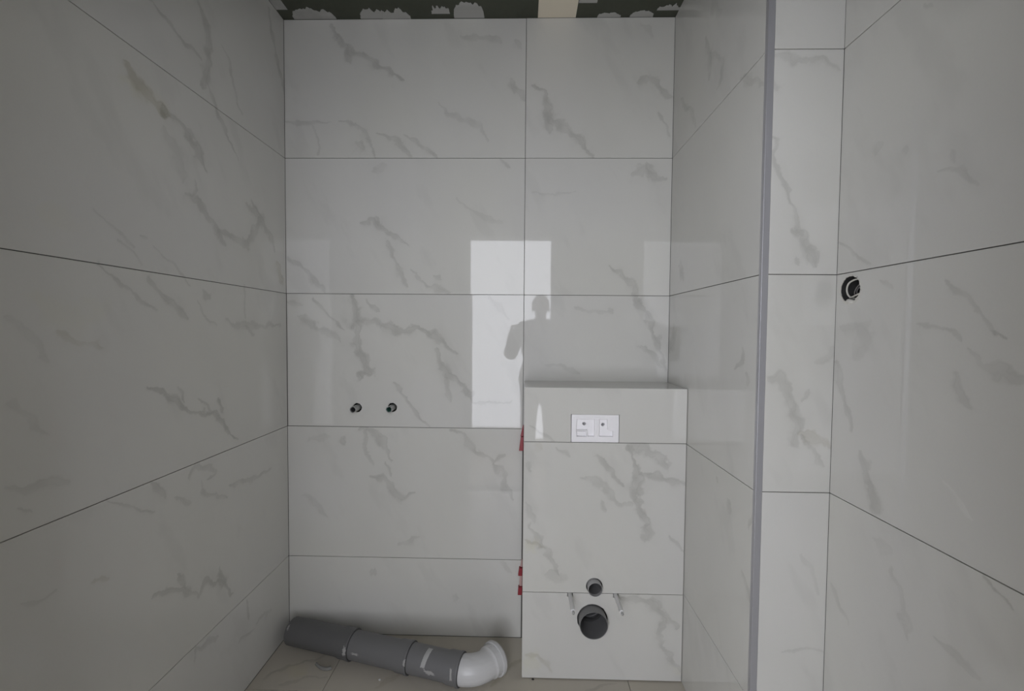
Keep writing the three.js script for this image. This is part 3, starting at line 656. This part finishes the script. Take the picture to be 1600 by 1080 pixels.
// scrap of clear grey plastic and crumbs on the floor
{
  const CLEAR = std(0.45, 0.45, 0.43, 0.25, { transmission: 0.5, thickness: 0 });
  const t = new THREE.TorusGeometry(0.062, 0.0085, 10, 30, 1.6); t.rotateX(Math.PI / 2); t.scale(1, 0.8, 0.55);
  const m = mesh('plastic_scrap', t, CLEAR); m.rotation.y = -0.75; m.position.set(0.24, 0.0068, 0.168);
  tag(m, 'bent scrap of cloudy plastic on the floor under the grey pipe', 'scrap');
  const crumb = (x, z, r, label, mat) => { const q = new THREE.IcosahedronGeometry(r, 1); const p = q.attributes.position; for (let i = 0; i < p.count; i++) { const k = 0.7 + 0.6 * noise(p.getX(i) / r * 2 + 9 + x * 40, p.getY(i) / r * 2 + p.getZ(i) / r + 9); p.setXYZ(i, p.getX(i) * k * 1.2, p.getY(i) * k * 0.7, p.getZ(i) * k); } q.computeVertexNormals(); q.computeBoundingBox(); const c = mesh('plaster_crumb', q, mat); c.position.set(x, -q.boundingBox.min.y, z); tag(c, label, 'crumb'); };
  crumb(0.505, 0.262, 0.0045, 'white plaster crumb on the floor in front of the grey pipe', std(0.7, 0.7, 0.68, 0.95));
  crumb(1.117, ZB + 0.007, 0.0045, 'dark crumb on the floor at the foot of the boxing', std(0.05, 0.045, 0.04, 0.95));
}
// ---------------------------------------------------------------- the photographer in the doorway, mirrored in the polished tiles
{
  const cap = (a, b, ra, rb) => ({ a, b, ra, rb });
  const capD = (c, x, y, z) => {
    const [ax, ay, az] = c.a, dx = c.b[0] - ax, dy = c.b[1] - ay, dz = c.b[2] - az, L = dx * dx + dy * dy + dz * dz || 1e-9;
    const t = Math.min(1, Math.max(0, ((x - ax) * dx + (y - ay) * dy + (z - az) * dz) / L));
    return Math.hypot(x - ax - t * dx, y - ay - t * dy, z - az - t * dz) - (c.ra + (c.rb - c.ra) * t);
  };
  const ell = (c, r) => (x, y, z) => { const k = Math.hypot((x - c[0]) / r[0], (y - c[1]) / r[1], (z - c[2]) / r[2]); return (k - 1) * Math.min(...r); };
  const smin = (a, b, k) => { const h = Math.max(k - Math.abs(a - b), 0) / k; return Math.min(a, b) - h * h * k / 4; };
  const union = (parts, k) => (x, y, z) => { let d = 1e3; for (const p of parts) d = smin(d, typeof p === 'function' ? p(x, y, z) : capD(p, x, y, z), k); return d; };
  function march(sdf, lo, hi, res) {
    const mc = new MarchingCubes(res, new THREE.MeshBasicMaterial(), false, false, 200000); mc.isolation = 0;
    const h = res / 2, s = [0, 1, 2].map((k) => (hi[k] - lo[k]) / 2), c = [0, 1, 2].map((k) => (hi[k] + lo[k]) / 2);
    for (let k = 0; k < res; k++) for (let j = 0; j < res; j++) for (let i = 0; i < res; i++) mc.field[i + j * res + k * res * res] = -sdf(c[0] + s[0] * (i - h) / h, c[1] + s[1] * (j - h) / h, c[2] + s[2] * (k - h) / h);
    mc.update();
    const n = mc.count, p = new Float32Array(mc.positionArray.slice(0, n * 3));
    for (let i = 0; i < n; i++) for (let k = 0; k < 3; k++) p[3 * i + k] = c[k] + s[k] * p[3 * i + k];
    const g = new THREE.BufferGeometry(); g.setAttribute('position', new THREE.BufferAttribute(p, 3));
    const m = mergeVertices(g, 1e-5); m.computeVertexNormals(); return m;
  }
  const head = [1.25, 1.615, 2.285], neck = [1.248, 1.475, 2.315], sl = [1.06, 1.415, 2.33], sr = [1.405, 1.415, 2.34];
  const el = [0.945, 1.185, 2.19], er = [1.385, 1.16, 2.24], wl = [0.962, 1.345, 2.025], wr = [1.162, 1.345, 2.03];
  const hipL = [1.13, 0.90, 2.35], hipR = [1.32, 0.90, 2.35], knL = [1.115, 0.49, 2.33], knR = [1.335, 0.49, 2.34], anL = [1.11, 0.085, 2.37], anR = [1.34, 0.085, 2.38];
  const torso = [cap([1.14, 1.36, 2.335], [1.33, 1.36, 2.335], 0.105, 0.105), cap([1.17, 1.2, 2.33], [1.30, 1.2, 2.33], 0.115, 0.115), cap([1.175, 1.02, 2.335], [1.285, 1.02, 2.335], 0.115, 0.115), cap([1.15, 0.93, 2.345], [1.30, 0.93, 2.345], 0.115, 0.115)];
  const arms = [cap(sl, el, 0.055, 0.042), cap(el, wl, 0.042, 0.028), cap(sr, er, 0.055, 0.042), cap(er, wr, 0.042, 0.028)];
  const legs = [cap(hipL, knL, 0.088, 0.058), cap(knL, anL, 0.055, 0.038), cap(hipR, knR, 0.088, 0.058), cap(knR, anR, 0.055, 0.038)];
  const body = union([...torso, ...arms, ...legs, cap(neck, [1.25, 1.54, 2.30], 0.055, 0.052), cap([1.19, 1.43, 2.335], [1.305, 1.43, 2.335], 0.06, 0.06)], 0.05);
  const SKIN = std(0.45, 0.29, 0.22, 0.6), CLOTH = std(0.035, 0.036, 0.042, 0.95), DENIM = std(0.03, 0.035, 0.05, 0.95), HAIR = std(0.02, 0.016, 0.013, 0.8), SHOE = std(0.03, 0.03, 0.03, 0.6);
  // head: skull, jaw, brow, nose, lips, ears, eye hollows
  const [hx0, hy0, hz0] = head, at = (x, y, z) => [hx0 + x, hy0 + y, hz0 - z];   // z forward, towards the back wall
  const skull = union([ell(at(0, 0.022, -0.008), [0.074, 0.092, 0.094]), ell(at(0, -0.045, 0.028), [0.056, 0.066, 0.062]), cap(at(-0.03, 0.012, 0.078), at(0.03, 0.012, 0.078), 0.012, 0.012), cap(at(0, 0.0, 0.088), at(0, -0.033, 0.104), 0.007, 0.012), cap(at(-0.012, -0.036, 0.094), at(0.012, -0.036, 0.094), 0.008, 0.008),
    cap(at(-0.017, -0.064, 0.084), at(0.017, -0.064, 0.084), 0.007, 0.007), cap(at(-0.012, -0.075, 0.081), at(0.012, -0.075, 0.081), 0.008, 0.008), ell(at(0, -0.1, 0.066), [0.022, 0.016, 0.018]), cap(at(0, -0.09, -0.02), at(0, -0.16, -0.035), 0.052, 0.054)], 0.022);
  const ears = union([ell(at(-0.077, -0.01, -0.005), [0.01, 0.032, 0.02]), ell(at(0.077, -0.01, -0.005), [0.01, 0.032, 0.02])], 0.005);
  const eyeHoles = [at(-0.031, -0.002, 0.092), at(0.031, -0.002, 0.092)];
  const headSdf = (x, y, z) => { let d = smin(skull(x, y, z), ears(x, y, z), 0.008); for (const e of eyeHoles) d = Math.max(d, 0.011 - Math.hypot(x - e[0], y - e[1], (z - e[2]))); return d; };
  // hands: palm, four fingers round the phone's edge, thumb on the screen side
  const CX = 1.0577, hand = (s, w) => {
    const X1 = (d) => CX + s * d, parts = [cap([w[0], w[1], w[2]], [X1(0.102), 1.372, 1.995], 0.026, 0.023), cap([X1(0.102), 1.366, 1.99], [X1(0.099), 1.412, 1.976], 0.017, 0.014), cap([X1(0.1), 1.352, 1.992], [X1(0.099), 1.40, 1.984], 0.018, 0.016)];
    [[1.435, 0.052, 0.0078], [1.4135, 0.046, 0.0082], [1.392, 0.048, 0.0082], [1.3715, 0.056, 0.0072]].forEach(([y, reach, r]) => parts.push(cap([X1(0.098), y - 0.006, 1.970], [X1(0.092), y, 1.9465], r * 1.1, r), cap([X1(0.092), y, 1.9465], [X1(reach), y + 0.003, 1.9425], r * 0.95, r * 0.85)));
    parts.push(cap([X1(0.098), 1.365, 1.998], [X1(0.082), 1.388, 1.984], 0.0125, 0.011), cap([X1(0.082), 1.388, 1.984], [X1(0.052), 1.402, 1.972], 0.011, 0.0085));
    return union(parts, 0.006);
  };
  const skin = mergeGeometries([
    march(body, [0.82, -0.02, 1.93], [1.56, 1.62, 2.52], 104),
    march(headSdf, [1.14, 1.42, 2.15], [1.36, 1.75, 2.40], 88),
    march(hand(-1, wl), [0.92, 1.31, 1.925], [1.03, 1.46, 2.06], 60),
    march(hand(1, wr), [1.08, 1.31, 1.925], [1.20, 1.46, 2.07], 60),
  ]);
  const me = mesh('person', skin, SKIN); me.geometry.translate(-1.23, 0, -2.35); me.position.set(1.23, 0, 2.35);
  tag(me, 'person in dark clothes holding up a phone in the doorway, seen mirrored in the tiles', 'person');
  const wear = (name, g, mat) => { g.translate(-1.23, 0, -2.35); mesh(name, g, mat, me); };
  const top = union([...torso, ...arms, cap([1.19, 1.43, 2.335], [1.305, 1.43, 2.335], 0.06, 0.06)], 0.05);
  const wrist = (w) => (x, y, z) => 0.03 - Math.hypot(x - w[0], y - w[1], z - w[2]);
  const wL = wrist(wl), wR = wrist(wr), collar = (x, y, z) => 0.066 - Math.hypot(x - 1.249, (y - 1.50) * 1.2, z - 2.315);
  wear('sweater', march((x, y, z) => Math.max(top(x, y, z) - 0.014, 0.9 - y, wL(x, y, z), wR(x, y, z), collar(x, y, z)), [0.82, 0.86, 1.93], [1.56, 1.56, 2.52], 96), CLOTH);
  const low = union([...torso.slice(2), ...legs], 0.04);
  wear('trousers', march((x, y, z) => Math.max(low(x, y, z) - 0.012 - 0.012 * Math.max(0, 0.5 - y), y - 0.98, 0.045 - y), [0.95, 0.0, 2.18], [1.5, 1.06, 2.52], 80), DENIM);
  for (const a of [anL, anR]) wear('shoe', march(union([cap([a[0], 0.045, 2.40], [a[0], 0.04, 2.27], 0.042, 0.04), cap([a[0], 0.045, 2.39], [a[0], 0.09, 2.385], 0.045, 0.045), cap([a[0] - 0.012, 0.034, 2.22], [a[0] + 0.012, 0.034, 2.22], 0.033, 0.033)], 0.03), [a[0] - 0.09, -0.02, 2.15], [a[0] + 0.09, 0.17, 2.48], 44), SHOE);
  wear('hair', march((x, y, z) => { const d = ell(at(0, 0.03, -0.014), [0.083, 0.098, 0.101])(x, y, z) + 0.004 * (noise(x * 160, y * 120 + z * 90) - 0.5); const cut = (hz0 - z) * 0.95 - (y - hy0) * 0.75 + 0.004; return Math.max(d, cut, hy0 - 0.075 - y); }, [1.14, 1.5, 2.15], [1.36, 1.77, 2.42], 72), HAIR);
  for (const e of eyeHoles) { const g = new THREE.SphereGeometry(0.0108, 20, 14); g.translate(e[0], e[1], e[2] + 0.004); wear('eye', g, std(0.7, 0.7, 0.7, 0.2)); }
}
{
  const g = thing('phone', V3(1.0577, 1.4022, 1.9565), 'dark phone held sideways in the hands of the person in the doorway', 'phone');
  mesh('case', new RoundedBoxGeometry(0.15, 0.074, 0.008, 3, 0.0035), std(0.02, 0.02, 0.022, 0.4), g);
  const scr = mesh('screen', new RoundedBoxGeometry(0.143, 0.067, 0.0006, 1, 0.0002), std(0.01, 0.01, 0.012, 0.08), g); scr.position.z = 0.0041;
  const isl = mesh('lens', new THREE.CylinderGeometry(0.008, 0.008, 0.0015, 28), std(0.01, 0.01, 0.01, 0.1), g); isl.rotation.x = Math.PI / 2; isl.position.set(0, 0, -0.0046);
}
renderer.render(scene, camera);
